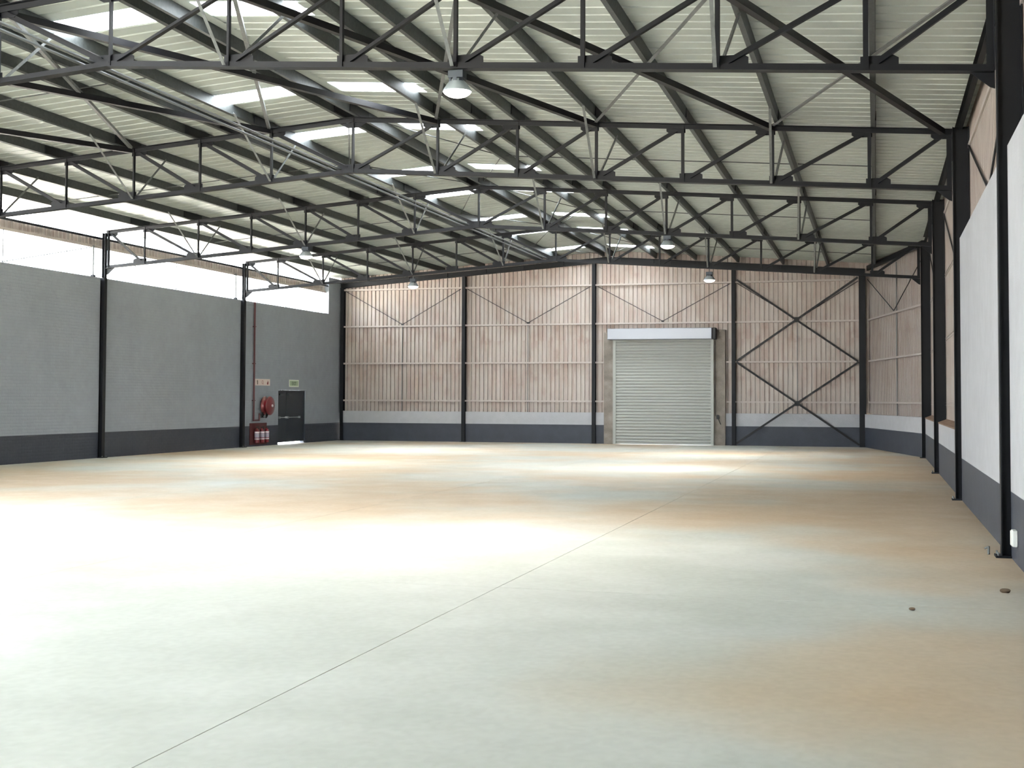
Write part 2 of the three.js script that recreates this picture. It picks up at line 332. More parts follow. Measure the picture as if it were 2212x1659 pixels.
// ---------------------------------------------------------------- columns
function steelColumn(x, z, dirX, top, label, group, lowTop) {
  // web across the hall; the inner flange faces the hall at x
  const t = thing('steel_column', label, 'column', [x, 0, z], group), dep = 0.27, s = dirX;
  const I = (x0, d, y0, y1, w = 0.15) => [box(x0, x0 + s * 0.012, y0, y1, z - w / 2, z + w / 2), box(x0 + s * (d - 0.012), x0 + s * d, y0, y1, z - w / 2, z + w / 2), box(x0 + s * 0.012, x0 + s * (d - 0.012), y0, y1, z - 0.005, z + 0.005)];
  if (lowTop) { part('shaft', I(x, dep, 0.02, lowTop), M.steel, t); part('upper_post', I(x, 0.1, lowTop, top, 0.1), M.steel, t, 'slimmer post carried on above the brickwork'); } else part('shaft', I(x, dep, 0.02, top), M.steel, t);
  part('base_plate', box(x - s * 0.06, x + s * 0.1, 0, 0.022, z - 0.13, z + 0.13), M.steel, t);
  for (const q of [-1, 1]) part('bolt', rod(W(x - s * 0.035, 0.02, z + q * 0.095), W(x - s * 0.035, 0.06, z + q * 0.095), 0.012), M.galv, t);
  return t;
}
for (let i = 0; i < 4; i++) {
  const lbl = ['charcoal steel column against the plastered side wall next to the white switch box', 'charcoal steel column where the tall plastered side wall drops to a low plinth', 'charcoal steel column standing midway along the low plinth with sheeting above', 'charcoal steel column where the side wall splays towards the gable'][i];
  steelColumn(XR, ZT[i], 1, 6.44, lbl, 'columns carrying the trusses', 0);
}
for (let i = 0; i < 4; i++) if (i > 1) steelColumn(XL, ZT[i], -1, 6.36, ['', '', 'charcoal steel column on the brick wall two bays from the gable', 'charcoal steel column on the brick wall next to the red fire hose'][i], 'columns carrying the trusses', SILL_L);
{
  const names = ['charcoal corner column where the brick wall meets the gable', 'charcoal gable column one bay from the brick wall', 'charcoal gable column on the hinge-free side of the shutter towards the brick wall', 'charcoal gable column between the roller shutter and the cross bracing', 'charcoal corner column where the gable meets the splayed wall'];
  names[2] = 'charcoal gable column between the middle bay and the roller shutter';
  COLS.forEach((x, i) => {
    const t = thing('gable_column', names[i], 'column', [x, 0, ZG], 'gable columns'), top = 6.994 - 0.072 * Math.abs(x - X0), w = i === 4 ? 0.24 : 0.14, y0 = 0.015;
    part('shaft', [box(x - w / 2, x + w / 2, y0, top, ZG, ZG + 0.012), box(x - w / 2, x + w / 2, y0, top, ZG + 0.19, ZG + 0.202), box(x - 0.005, x + 0.005, y0, top, ZG + 0.012, ZG + 0.19)], M.steel, t);
    part('base_plate', box(x - 0.12, x + 0.12, 0, 0.015, ZG - 0.06, ZG + 0.09), M.steel, t);
  });
  for (const s of [1, -1]) {
    const d1 = s > 0 ? COLS[4] - X0 + 0.1 : DL + 0.1, t = thing('gable_rafter', s > 0 ? 'charcoal gable rafter over the roller shutter and cross bracing' : 'charcoal gable rafter sloping down to the brick wall corner', 'rafter', [X0 + s * 4, 6.8, ZG], 'gable rafters');
    const f = (d) => 7.1 - 0.072 * d, a = W(X0 + s * 0.012, f(0), ZG + 0.09), b = W(X0 + s * d1, f(d1), ZG + 0.09);
    part('beam', member(a, b, ibeam(0.16, 0.2, 0.012, 0.01)), M.steel, t);
    for (const d of NODES.slice(1, 6)) part('stiffener', member(W(X0 + s * d, f(d) - 0.088, ZG + 0.06), W(X0 + s * d, f(d) + 0.088, ZG + 0.06), rect(0.008, 0.07)), M.steel, t);
  }
}

// ---------------------------------------------------------------- trusses
function makeTruss(z) {
  const t = thing('roof_truss', '', 'truss', [X0, 0, z], 'roof trusses'), P = (d, y, dz = 0) => W(X0 + d, y, z + dz);
  for (const s of [1, -1]) {
    const D = (s > 0 ? DR : DL) - 0.004;
    part('top_chord', member(P(0, topY(0)), P(s * D, topY(D)), tee(0.15, 0.09, 0.022, 0.011, -1)), M.steel, t);
    part('bottom_chord', member(P(0, botY(0)), P(s * (D - 0.02), botY(D)), tee(0.15, 0.09, 0.022, 0.011, 1)), M.steel, t);
    const ds = [...NODES, D - 0.05];
    for (let k = s > 0 ? 0 : 1; k < ds.length; k++) part('post', member(P(s * ds[k], botY(ds[k]) - 0.03), P(s * ds[k], topY(ds[k]) + 0.03), angle(k === 7 ? 0.085 : 0.062), new THREE.Vector3(0, 0, 1)), M.steel, t);
    for (let k = 0; k + 1 < ds.length; k++) part('diagonal', member(P(s * (ds[k] + 0.12), botY(ds[k]) + 0.06), P(s * (ds[k + 1] - 0.11), topY(ds[k + 1]) - 0.06), angle(0.074), new THREE.Vector3(0, 0, 1)), M.steel, t);
    const plate = (pts) => { const g = new THREE.ExtrudeGeometry(new THREE.Shape(pts.map(([x, y]) => new THREE.Vector2(s * x, y))), { depth: 0.014, bevelEnabled: false }); g.translate(X0, 0, -z - 0.032); return metricUV(g); };
    for (let k = s > 0 ? 0 : 1; k < 7; k++) { const d = ds[k], y = botY(d) + 0.03; const l = k === 0 && s > 0 ? 0.32 : 0.06; part('gusset_plate', plate([[d - l, y - 0.03], [d + 0.36, y - 0.045], [d + 0.36, y + 0.07], [d + 0.3, y + 0.105], [d - l, y + 0.105]]), M.steel, t); }
    for (let k = 1; k < 8; k++) { const d = ds[k], y = topY(d) - 0.03; part('gusset_plate', plate([[d + 0.05, y + 0.02], [d - 0.3, y + 0.04], [d - 0.3, y - 0.04], [d - 0.24, y - 0.085], [d + 0.05, y - 0.085]]), M.steel, t); }
    part('haunch_plate', plate([[D - 0.26, botY(D) - 0.03], [D - 0.006, botY(D) - 0.03], [D - 0.006, botY(D) - 0.22], [D - 0.06, botY(D) - 0.2]]), M.steel, t);
    for (const k of [1, 3, 5]) for (const q of [-1, 1]) {
      const d = ds[k] + 0.02 * q, x = d + 0.09;
      part('fly_brace', member(P(s * d, botY(ds[k]) + 0.0, q * 0.05), P(s * x, topY(ds[k]) + 0.07, q * 1.42), angle(0.045, 0.006)), M.galv, t, 'thin grey angle brace up to the purlin');
    }
  }
  part('gusset_plate', (() => { const g = new THREE.ExtrudeGeometry(new THREE.Shape([[-0.3, 7.1], [0.3, 7.1], [0.12, 7.0], [-0.12, 7.0]].map(([x, y]) => new THREE.Vector2(x, y))), { depth: 0.014, bevelEnabled: false }); g.translate(X0, 0.05, -z - 0.032); return metricUV(g); })(), M.steel, t);
  return t;
}
const truss = makeTruss(ZT[0]);
const trussLabels = ['charcoal steel roof truss furthest out from the gable, meeting the column beside the switch box', 'charcoal steel roof truss with no lamp hanging from it, third out from the gable', 'charcoal steel roof truss with lamps, second out from the gable', 'charcoal steel roof truss with lamps, first out from the gable'];
truss.userData.label = trussLabels[0];
for (let i = 1; i < 4; i++) { const c = truss.clone(); c.name = numbered('roof_truss'); c.position.z = -ZT[i]; scene.add(c); c.userData = { label: trussLabels[i], category: 'truss', group: 'roof trusses' }; }

// ---------------------------------------------------------------- purlins, sag bars and roof bracing
const PURL = [0.16, 1.87, 2.62, 3.4, 5.0, 6.66, 8.28, 9.93];
for (const s of [1, -1]) for (const d of PURL) {
  const x = X0 + s * d, t = thing('roof_purlin', 'grey steel purlin, ' + ['first', 'second', 'third', 'fourth', 'fifth', 'sixth', 'seventh', 'eighth'][PURL.indexOf(d)] + ' down from the ridge on the ' + (s > 0 ? 'sheeted wall side' : 'brick wall side'), 'purlin', [x, topY(d), 20], s > 0 ? 'purlins on the sheeted side' : 'purlins on the brick wall side');
  const y = topY(d) + 0.048, up = new THREE.Vector3(s * SL, 1, 0);
  part('channel', member(W(x, y, ZB + 0.05), W(x, y, ZG + 0.2), channel(0.075, 0.198, 0.006, 1), up), M.purlin, t);
  for (let i = 0; i < 4; i++) part('sleeve', box(x + 0.002, x + 0.02, y + 0.012, y + 0.178, ZT[i] - 0.55, ZT[i] + 0.4), M.steel, t, 'dark splice plate over the truss');
}
for (const s of [1, -1]) {   // eave beams
  const x = s > 0 ? WR + 0.06 : XL - 0.14;
  const t = thing('eave_beam', s > 0 ? 'dark eave channel running along the head of the sheeted side wall' : 'dark eave channel running over the rusty fascia', 'beam', [x, 6.3, 20], 'eave beams');
  if (s > 0) part('channel', member(W(x, roofY(x) - 0.215, ZB + 0.05), W(x, roofY(x) - 0.215, ZT[3]), channel(0.08, 0.2, 0.007, s)), M.steel, t);
  else part('channel', [box(x - 0.1, x, 6.215, 6.235, ZB + 0.05, ZG - 0.05), box(x - 0.006, x, 6.17, 6.215, ZB + 0.05, ZG - 0.05)], M.steel, t);
  part('rail', box(x + s * 0.09, x + s * 0.13, s > 0 ? 6.06 : 5.93, s > 0 ? 6.14 : 6.0, ZB + 0.05, s > 0 ? ZT[3] : ZG - 0.1), s > 0 ? M.girt : M.girt, t, 'pale lower rail');
}
const chTop = thing('eave_beam', 'dark eave channel over the splayed corner wall', 'beam', [0.4, 6.4, 44], 'eave beams');
part('channel', member(W(CH0[0] + 0.12, roofY(CH0[0]) - 0.23, ZG - 0.02), W(CH1[0] - 0.03, roofY(CH1[0]) - 0.2, ZT[3] + 0.12), rect(0.07, 0.18)), M.steel, chTop);
{
  const bays = [[ZT[0], ZT[1]], [ZT[1], ZT[2]], [ZT[2], ZT[3]], [ZT[3], ZG]];
  bays.forEach(([a, b], i) => {
    const z = (a + b) / 2, place = ['in the cross-braced roof bay', 'one bay beyond the roof cross bracing', 'two bays beyond the roof cross bracing', 'in the roof bay next to the gable'][i];
    for (const s of [1, -1]) {
      if (i === 0 && s > 0) continue;
      const y = (d) => topY(d) + 0.1;
      const t = thing('sag_bar', 'sag bar tying purlins ' + place + (s > 0 ? ', sheeted side' : ', brick wall side'), 'sag bar', [X0 + s * 6, y(6), z], 'roof sag bars');
      const list = PURL.filter((d) => d > 1);
      for (let k = 0; k + 1 < list.length; k++) part('bar', rod(W(X0 + s * (list[k] + 0.08), y(list[k]), z), W(X0 + s * list[k + 1], y(list[k + 1]), z), 0.011), M.purlin, t);
      if (i > 0) for (const q of [a, b]) part('tie', rod(W(X0 + s * 0.3, y(0.3), q + (q === a ? 0.5 : -0.5)), W(X0 + s * 1.85, y(1.85), z), 0.011), M.purlin, t, 'slanting tie to the ridge purlin');
    }
  });
  // cross bracing between the two foremost trusses
  const N = (k) => (k < 0 ? -1 : 1) * (Math.abs(k) === 7 ? 11.05 : NODES[Math.abs(k)]);
  for (let k = -7; k < 7; k += 2) {
    const da = N(k), db = N(k + 2), y = (d) => topY(Math.abs(d)) + 0.0, side = k >= 1 ? 'on sheeted wall side' : k <= -3 ? 'on brick wall side' : 'across the ridge';
    const step2 = k === -1 ? '' : [', by the eave', ', halfway up the slope', ', next to the ridge'][k > 0 ? (5 - k) / 2 : (k + 7) / 2];
    single('roof_brace', member(W(X0 + da, y(da) - 0.02, ZT[0] + 0.1), W(X0 + db, y(db) - 0.02, ZT[1] - 0.1), angle(0.1, 0.012)), M.brace, [X0 + (da + db) / 2, y((da + db) / 2), ZT[0] + S / 2], 'heavy black roof brace ' + side + step2, 'brace', 'black roof braces');
    single('roof_brace', member(W(X0 + db, y(db) + 0.04, ZT[0] + 0.1), W(X0 + da, y(da) + 0.04, ZT[1] - 0.1), angle(0.06, 0.008)), M.galv, [X0 + (da + db) / 2, y((da + db) / 2), ZT[0] + S / 2], 'light grey roof brace crossing a black one ' + side + step2, 'brace', 'grey roof braces');
  }
  [X0 - 0.46, X0 - 0.26].forEach((x, k) => { const y = botY(0.36) + 0.07; single('conduit', rod(W(x, y, ZB + 0.1), W(x, y, ZT[3] + 0.5), 0.022, 8), M.galv, [x, y, 20], 'pale steel conduit laid along the truss bottoms ' + (k ? 'next to the ridge posts' : 'a hand further from the ridge posts'), 'conduit', 'conduits along the ridge'); });
}

// ---------------------------------------------------------------- high bay lamps
function lamp(i, s, drop, label) {
  const d = NODES[3], x = X0 + s * d + 0.03, z = ZT[i] + 0.005, y = botY(d) - 0.046;
  const t = thing('high_bay_lamp', label, 'lamp', [x, y, z], 'high bay lamps');
  if (drop > 0.02) part('hanger', rod(W(x, y - drop, z), W(x, y, z), 0.012, 8), M.galv, t);
  const h = y - drop;
  part('driver_box', rbox(x - 0.1, x + 0.1, h - 0.1, h, z - 0.08, z + 0.08, 0.012), M.lampBody, t);
  const prof = [[0.03, -0.1], [0.085, -0.105], [0.1, -0.135], [0.13, -0.165], [0.175, -0.235], [0.183, -0.262], [0.176, -0.262], [0.165, -0.235], [0.12, -0.17], [0.03, -0.13]].map(([r, q]) => new THREE.Vector2(r, q));
  const g = new THREE.LatheGeometry(prof, 28); g.translate(x, h, -z); part('reflector', g, M.reflector, t, 'pale bell-shaped reflector');
  for (let k = 0; k < 8; k++) { const f = new THREE.BoxGeometry(0.004, 0.05, 0.05); f.translate(0.1, 0, 0); f.rotateY(k * Math.PI / 4); f.translate(x, h - 0.125, -z); part('cooling_fin', f, M.lampBody, t); }
  const lp = [[0, -0.335], [0.07, -0.328], [0.12, -0.312], [0.16, -0.285], [0.178, -0.255], [0.16, -0.25], [0, -0.245]].map(([r, q]) => new THREE.Vector2(r, q));
  const lg = new THREE.LatheGeometry(lp, 28); lg.translate(x, h, -z); part('lens', lg, M.lens, t, 'glowing white lens');
  const l = new THREE.SpotLight(0xfff7ec, LAMP, 0, 1.1, 0.9, 2); l.name = 'lamp_light'; l.castShadow = true; l.shadow.radius = 6;
  const p = worldOf(t); l.position.set(0, -drop - 0.34, 0); l.target.position.set(0, -drop - 2, 0); t.add(l, l.target);
  return t;
}
lamp(0, 1, 0.02, 'lit high bay lamp on the truss furthest out from the gable');
lamp(0, -1, 0.02, 'unseen assumed high bay lamp on the brick wall side of the truss furthest out');  // out of view; assumed lamp kept to brighten the floor by the brick wall
lamp(2, 1, 0.0, 'lit high bay lamp on the sheeted side of the second truss out from the gable');
lamp(2, -1, 0.0, 'lit high bay lamp, brick wall side of the second truss out from the gable');
lamp(3, 1, 0.1, 'lit high bay lamp hanging in front of the gable above the roller shutter');
lamp(3, -1, 0.1, 'lit high bay lamp hanging in front of the gable next to the brick wall');

// ---------------------------------------------------------------- girts, sag rods and bracing on the walls
const rowName = ['lowest', 'second', 'third', 'top'];
const gBay = ['in the gable bay touching the brick wall', 'in the plain gable bay next to the shutter bay', 'in the gable bay of the roller shutter', 'in the cross-braced gable bay'];
for (let i = 0; i < 4; i++) {
  const a = COLS[i] + 0.02, b = COLS[i + 1] - 0.02;
  GIRTS.forEach((y, k) => {
    const put = (x0, x1, extra = '') => single('wall_girt', [box(x0, x1, y + 0.022, y + 0.028, ZG + 0.08, ZG + 0.21), box(x0, x1, y - 0.03, y + 0.022, ZG + 0.2, ZG + 0.206), box(x0, x1, y - 0.036, y - 0.03, ZG + 0.1, ZG + 0.21), box(x0, x1, y - 0.03, y + 0.022, ZG + 0.08, ZG + 0.086)], M.girt, [(x0 + x1) / 2, y, ZG + 0.15], rowName[k] + ' pale girt ' + gBay[i] + extra, 'girt', 'gable girts');
    if (i === 2 && k < 2) { put(a, -10.09, ', plain bay end'); put(-5.42, b, ', cross bracing end'); } else put(a, b);
  });
  const mid = (a + b) / 2;
  if (i < 3 || i === 3) {
    const r = (p, q) => rod(p, q, 0.013);
    const t = thing('sag_rod', 'thin V-shaped sag rods ' + gBay[i], 'sag rod', [mid, GIRTS[2], ZG + 0.1], 'gable sag rods');
    part('rod', r(W(a + 0.12, GIRTS[3] - 0.06, ZG + 0.064), W(mid, GIRTS[2] + 0.06, ZG + 0.064)), M.brace, t);
    part('rod', r(W(b - 0.12, GIRTS[3] - 0.06, ZG + 0.064), W(mid, GIRTS[2] + 0.06, ZG + 0.064)), M.brace, t);
    part('bracket', box(mid - 0.05, mid + 0.05, GIRTS[2] + 0.03, GIRTS[2] + 0.09, ZG + 0.06, ZG + 0.078), M.brace, t);
    if (i !== 2) { for (let k = 0; k < 2; k++) part('strut', rod(W(mid, GIRTS[k] + 0.03, ZG + 0.062), W(mid, GIRTS[k + 1] - 0.03, ZG + 0.062), 0.014), M.galv, t); part('strut', rod(W(mid, LOW, ZG + 0.062), W(mid, GIRTS[0] - 0.03, ZG + 0.062), 0.014), M.galv, t); }
  }
}
{
  const B = [[[-5.02, 3.15], [-0.62, 6.2], 'upper'], [[-0.62, 3.12], [-5.0, 6.2], 'upper'], [[-5.02, 0.08], [-0.6, 3.1], 'lower'], [[-0.6, 0.08], [-5.02, 3.12], 'lower']];
  B.forEach(([p, q, n], k) => single('wall_brace', member(W(p[0], p[1], ZG - 0.012 - 0.03 * (k % 2)), W(q[0], q[1], ZG - 0.012 - 0.03 * (k % 2)), angle(0.07, 0.01)), M.brace, [(p[0] + q[0]) / 2, p[1], ZG], 'black diagonal of the ' + n + ' gable cross, ' + (p[0] < q[0] ? 'rising towards the splayed corner' : 'rising towards the roller shutter'), 'brace', 'gable cross bracing'));
  for (const y of [1.58, 4.68]) single('brace_plate', box(-2.9, -2.72, y - 0.09, y + 0.09, ZG - 0.03, ZG - 0.02), M.brace, [-2.81, y, ZG - 0.025], 'small black plate bolting the ' + (y > 3 ? 'upper' : 'lower') + ' gable cross at its centre', 'plate', 'gable cross bracing');
}
// side wall girts, bay by bay
for (const [i, a, b, from, nm] of [[0, Z1 - S, ZT[0], 2, 'in the side bay beside the viewer'], [1, ZT[0], ZT[1], 2, 'above the tall plastered side wall'], [2, ZT[1], ZT[2], 0, 'in the first sheeted bay past the tall plastered wall'], [3, ZT[2], ZT[3], 0, 'in the sheeted side bay before the splayed corner']]) {
  const x = WR + WALL_T - 0.06;
  if (i > 0) for (let k = from; k < 4; k++) single('wall_girt', [box(x, x + 0.09, GIRTS[k] + 0.025, GIRTS[k] + 0.031, a + 0.08, b - 0.08), box(x + 0.084, x + 0.09, GIRTS[k] - 0.03, GIRTS[k] + 0.025, a + 0.08, b - 0.08), box(x, x + 0.09, GIRTS[k] - 0.036, GIRTS[k] - 0.03, a + 0.08, b - 0.08)], M.girt, [x, GIRTS[k], (a + b) / 2], rowName[k] + ' pale girt rail ' + nm, 'girt', 'side wall girts');
  if (i > 0) {
    const t = thing('sag_rod', 'thin V-shaped sag rods ' + nm, 'sag rod', [x, GIRTS[2], (a + b) / 2], 'side wall sag rods');
    for (const q of [a + 0.2, b - 0.2]) part('rod', rod(W(x - 0.01, GIRTS[3] - 0.05, q), W(x - 0.01, GIRTS[2] + 0.05, (a + b) / 2), 0.018), M.brace, t);
  }
}
{
  const nm = 'on the splayed corner wall', mid = CHL / 2;
  for (let k = 0; k < 3; k++) single('wall_girt', chBox(0.12, CHL - 0.05, GIRTS[k] - 0.03, GIRTS[k] + 0.03, 0.1, 0.2), M.girt, [chAt(mid, 0.15)[0], GIRTS[k], chAt(mid, 0.15)[1]], rowName[k] + ' pale girt rail ' + nm, 'girt', 'splayed wall girts');
  const t = thing('sag_rod', 'thin V-shaped sag rods and upright strut ' + nm, 'sag rod', [chAt(mid, 0.1)[0], LOW, chAt(mid, 0.1)[1]], 'splayed wall sag rods');
  for (const s of [0.2, CHL - 0.3]) part('rod', rod(W(chAt(s, 0.08)[0], 6.1, chAt(s, 0.08)[1]), W(chAt(mid, 0.08)[0], GIRTS[2] + 0.05, chAt(mid, 0.08)[1]), 0.016), M.brace, t);
  part('strut', rod(W(...[chAt(mid, 0.17)[0], LOW, chAt(mid, 0.17)[1]]), W(chAt(mid, 0.17)[0], 6.3, chAt(mid, 0.17)[1]), 0.022), M.galv, t);
}
// struts and rods in the clerestory
for (let i = 1; i < 4; i++) {
  const a = ZT[i], b = i === 3 ? 47.3 : ZT[i + 1], mid = (a + b) / 2, x = XL - 0.22, nm = ['', 'in the third clerestory bay out from the gable', 'in the second clerestory bay out from the gable', 'in the clerestory bay over the exit door'][i];
  const t = thing('sag_rod', 'faint V-shaped rods ' + nm, 'sag rod', [x, SILL_L, mid], 'clerestory rods');
  for (const q of [a + 0.35, b - 0.35]) part('rod', rod(W(x, 5.93, q), W(x, SILL_L + 0.03, mid), 0.012), M.galv, t);
  part('strut', rod(W(x, SILL_L, mid), W(x, 5.95, mid), 0.014), M.galv, t);
  if (i > 1) { const p = thing('window_post', 'slim grey post on the brick wall ' + nm, 'post', [XL - 0.2, SILL_L, a - 0.32], 'clerestory posts'); part('shaft', rod(W(XL - 0.2, SILL_L + 0.02, a - 0.32), W(XL - 0.2, 5.98, a - 0.32), 0.025, 8), M.galv, p); part('foot', box(XL - 0.25, XL - 0.15, SILL_L, SILL_L + 0.06, a - 0.37, a - 0.27), M.steel, p); }
}

// ---------------------------------------------------------------- roller shutter
{
  const d = thing('door_1', 'closed galvanised roller shutter between concrete piers in the gable', 'shutter', [-7.78, 0, ZG], null, 'structure');
  part('pier', box(-10.07, -9.62, 0, 4.28, ZG + 0.0, ZG + 0.33), M.concrete, d, 'raw concrete pier');
  part('pier', box(-5.92, -5.44, 0, 4.34, ZG + 0.0, ZG + 0.33), M.concrete, d, 'raw concrete pier');
  part('lintel', box(-9.62, -5.92, 3.9, 4.3, ZG + 0.02, ZG + 0.33), M.concrete, d);
  const n = 34, y1 = 4.02, y0 = 0.075, p = (y1 - y0) / n;
  const pr = [[0, 0.004], [0.008, 0.022], [p * 0.3, 0.03], [p * 0.62, 0.026], [p * 0.78, 0.012], [p * 0.9, 0.003], [p * 0.985, 0.003]];
  const slat = (() => { const list = []; for (let i = 0; i + 1 < pr.length; i++) list.push([W(-1.83, pr[i][0], -pr[i][1]), W(1.83, pr[i][0], -pr[i][1]), W(1.83, pr[i + 1][0], -pr[i + 1][1]), W(-1.83, pr[i + 1][0], -pr[i + 1][1])]); list.push([W(-1.83, 0, -0.004), W(-1.83, 0, 0.01), W(1.83, 0, 0.01), W(1.83, 0, -0.004)]); return quads(list); })();
  for (let i = 0; i < n; i++) { const m = lit(new THREE.Mesh(slat, M.shutter)); m.name = 'slat'; m.position.set(0, y0 + i * p, 0.055); d.add(m); }
  part('backing', box(-9.62, -5.92, 0.02, 4.0, ZG - 0.03, ZG - 0.02), M.galv, d);
  part('bottom_bar', box(-9.6, -5.93, 0.005, 0.075, ZG - 0.075, ZG - 0.03), M.shutter, d);
  for (const [a, b] of [[-9.7, -9.59], [-5.97, -5.86]]) part('guide_rail', [box(a, b, 0, 3.99, ZG - 0.1, ZG - 0.085), box(a, a + 0.012, 0, 3.99, ZG - 0.085, ZG), box(b - 0.012, b, 0, 3.99, ZG - 0.085, ZG)], M.shutter, d);
  part('hood', rbox(-9.85, -5.88, 3.975, 4.4, ZG - 0.45, ZG - 0.005, 0.025), M.hood, d, 'shiny galvanised drum cover');
  part('motor', rbox(-5.87, -5.74, 3.96, 4.4, ZG - 0.4, ZG - 0.03, 0.02), M.black, d, 'black end drive');
  part('chain', rod(W(-5.8, 1.1, ZG - 0.06), W(-5.8, 3.98, ZG - 0.06), 0.01), M.black, d);
  part('chain_keep', rbox(-5.76, -5.66, 0.98, 1.14, ZG - 0.06, ZG - 0.003, 0.01), M.black, d);
  part('handle', rod(W(-5.7, 1.0, ZG - 0.05), W(-5.6, 0.78, ZG - 0.09), 0.015), M.black, d);
}
// ---------------------------------------------------------------- exit door
{
  const d = thing('door_2', 'charcoal double exit door with push bars, light showing under it', 'door', [WL, 0, 44], null, 'structure');
  const [a, b, h] = DOOR, x = WL - 0.05, m = 43.66;
  part('frame', [box(x - 0.06, x + 0.02, 0, h - 0.02, a + 0.002, a + 0.05), box(x - 0.06, x + 0.02, 0, h - 0.02, b - 0.05, b - 0.002), box(x - 0.06, x + 0.02, h - 0.06, h - 0.003, a + 0.002, b - 0.002), box(x - 0.06, x - 0.042, h - 0.12, h - 0.06, a + 0.05, b - 0.05)], M.door, d);
  for (const [p, q] of [[a + 0.055, m - 0.006], [m + 0.006, b - 0.055]]) {
    const leaf = part('leaf', rbox(x - 0.04, x + 0.005, 0.075, h - 0.0605, p, q, 0.004), M.door, d);
    part('push_bar', [rod(W(x + 0.06, 0.99, p + 0.06), W(x + 0.06, 0.99, Math.min(q - 0.05, p + 1.05)), 0.018, 8), box(x + 0.005, x + 0.075, 0.95, 1.03, p + 0.03, p + 0.09), box(x + 0.005, x + 0.075, 0.95, 1.03, Math.min(q - 0.08, p + 1.02), Math.min(q - 0.03, p + 1.08))], M.bar, leaf, 'steel push bar');
    part('door_closer', rbox(x + 0.005, x + 0.06, h - 0.19, h - 0.13, p + 0.08, p + 0.36, 0.01), M.lampBody, leaf);
  }
  part('meeting_strip', box(x + 0.003, x + 0.014, 0.08, h - 0.07, m - 0.015, m + 0.015), M.lampBody, d);
}

// ---------------------------------------------------------------- fire equipment
single('water_pipe', [rod(W(WL + 0.06, 0.92, 40.87), W(WL + 0.06, SILL_L - 0.02, 40.87), 0.032, 10), rod(W(WL + 0.06, 0.92, 40.84), W(WL + 0.06, 0.92, 41.3), 0.028, 10), rod(W(WL + 0.06, 0.9, 41.3), W(WL + 0.06, 1.16, 41.3), 0.028, 10), ...[1.6, 2.9, 4.2].map((y) => box(WL + 0.003, WL + 0.1, y, y + 0.03, 40.82, 40.92))], M.pipe, [WL, 0.9, 40.87], 'red water pipe running down the brick wall to the hose reel', 'pipe');
{
  const z = 41.66, y = 1.43, t = thing('fire_hose_reel', 'round glossy red fire hose reel on the brick wall beside the exit door', 'hose reel', [WL, y, z]);
  const lathe = (pr, seg = 40) => { const g = new THREE.LatheGeometry(pr.map(([r, q]) => new THREE.Vector2(r, q)), seg); g.rotateZ(-Math.PI / 2); g.translate(WL, y, -z); return g; };
  const drum = part('drum', lathe([[0.06, 0.06], [0.3, 0.065], [0.335, 0.09], [0.335, 0.11], [0.3, 0.135], [0.285, 0.2], [0.3, 0.262], [0.335, 0.28], [0.335, 0.3], [0.31, 0.325], [0.2, 0.355], [0.1, 0.37], [0, 0.375]]), M.red, t);
  part('hub', lathe([[0, 0.405], [0.045, 0.4], [0.05, 0.365], [0, 0.365]], 20), M.label, drum, 'pale round hub');
  part('hose', tube([W(WL + 0.2, y - 0.27, z - 0.1), W(WL + 0.22, y - 0.37, z - 0.16), W(WL + 0.18, y - 0.42, z - 0.06), W(WL + 0.16, y - 0.36, z + 0.05), W(WL + 0.16, y - 0.3, z + 0.1)], 0.02, 30, 6), M.rubber, t, 'black hose end looping under the drum');
  part('bracket', box(WL + 0.003, WL + 0.07, y - 0.1, y + 0.1, z - 0.1, z + 0.1), M.redDull, t);
  part('valve', [rod(W(WL + 0.1, 1.1, 41.36), W(WL + 0.1, 1.1, 41.56), 0.03, 8), rod(W(WL + 0.1, 1.02, 41.46), W(WL + 0.1, 1.2, 41.46), 0.035, 8), box(WL + 0.06, WL + 0.16, 1.01, 1.03, 41.4, 41.52)], M.rubber, t);
  part('nozzle', rod(W(WL + 0.16, 1.0, 41.6), W(WL + 0.16, 1.16, 41.72), 0.022, 8), M.rubber, t);
}
single('backing_board', rbox(WL + 0.002, WL + 0.03, 0.06, 0.82, 40.66, 41.95, 0.008), M.redDull, [WL, 0.06, 41.3], 'dark red backing board behind the three fire extinguishers', 'board');
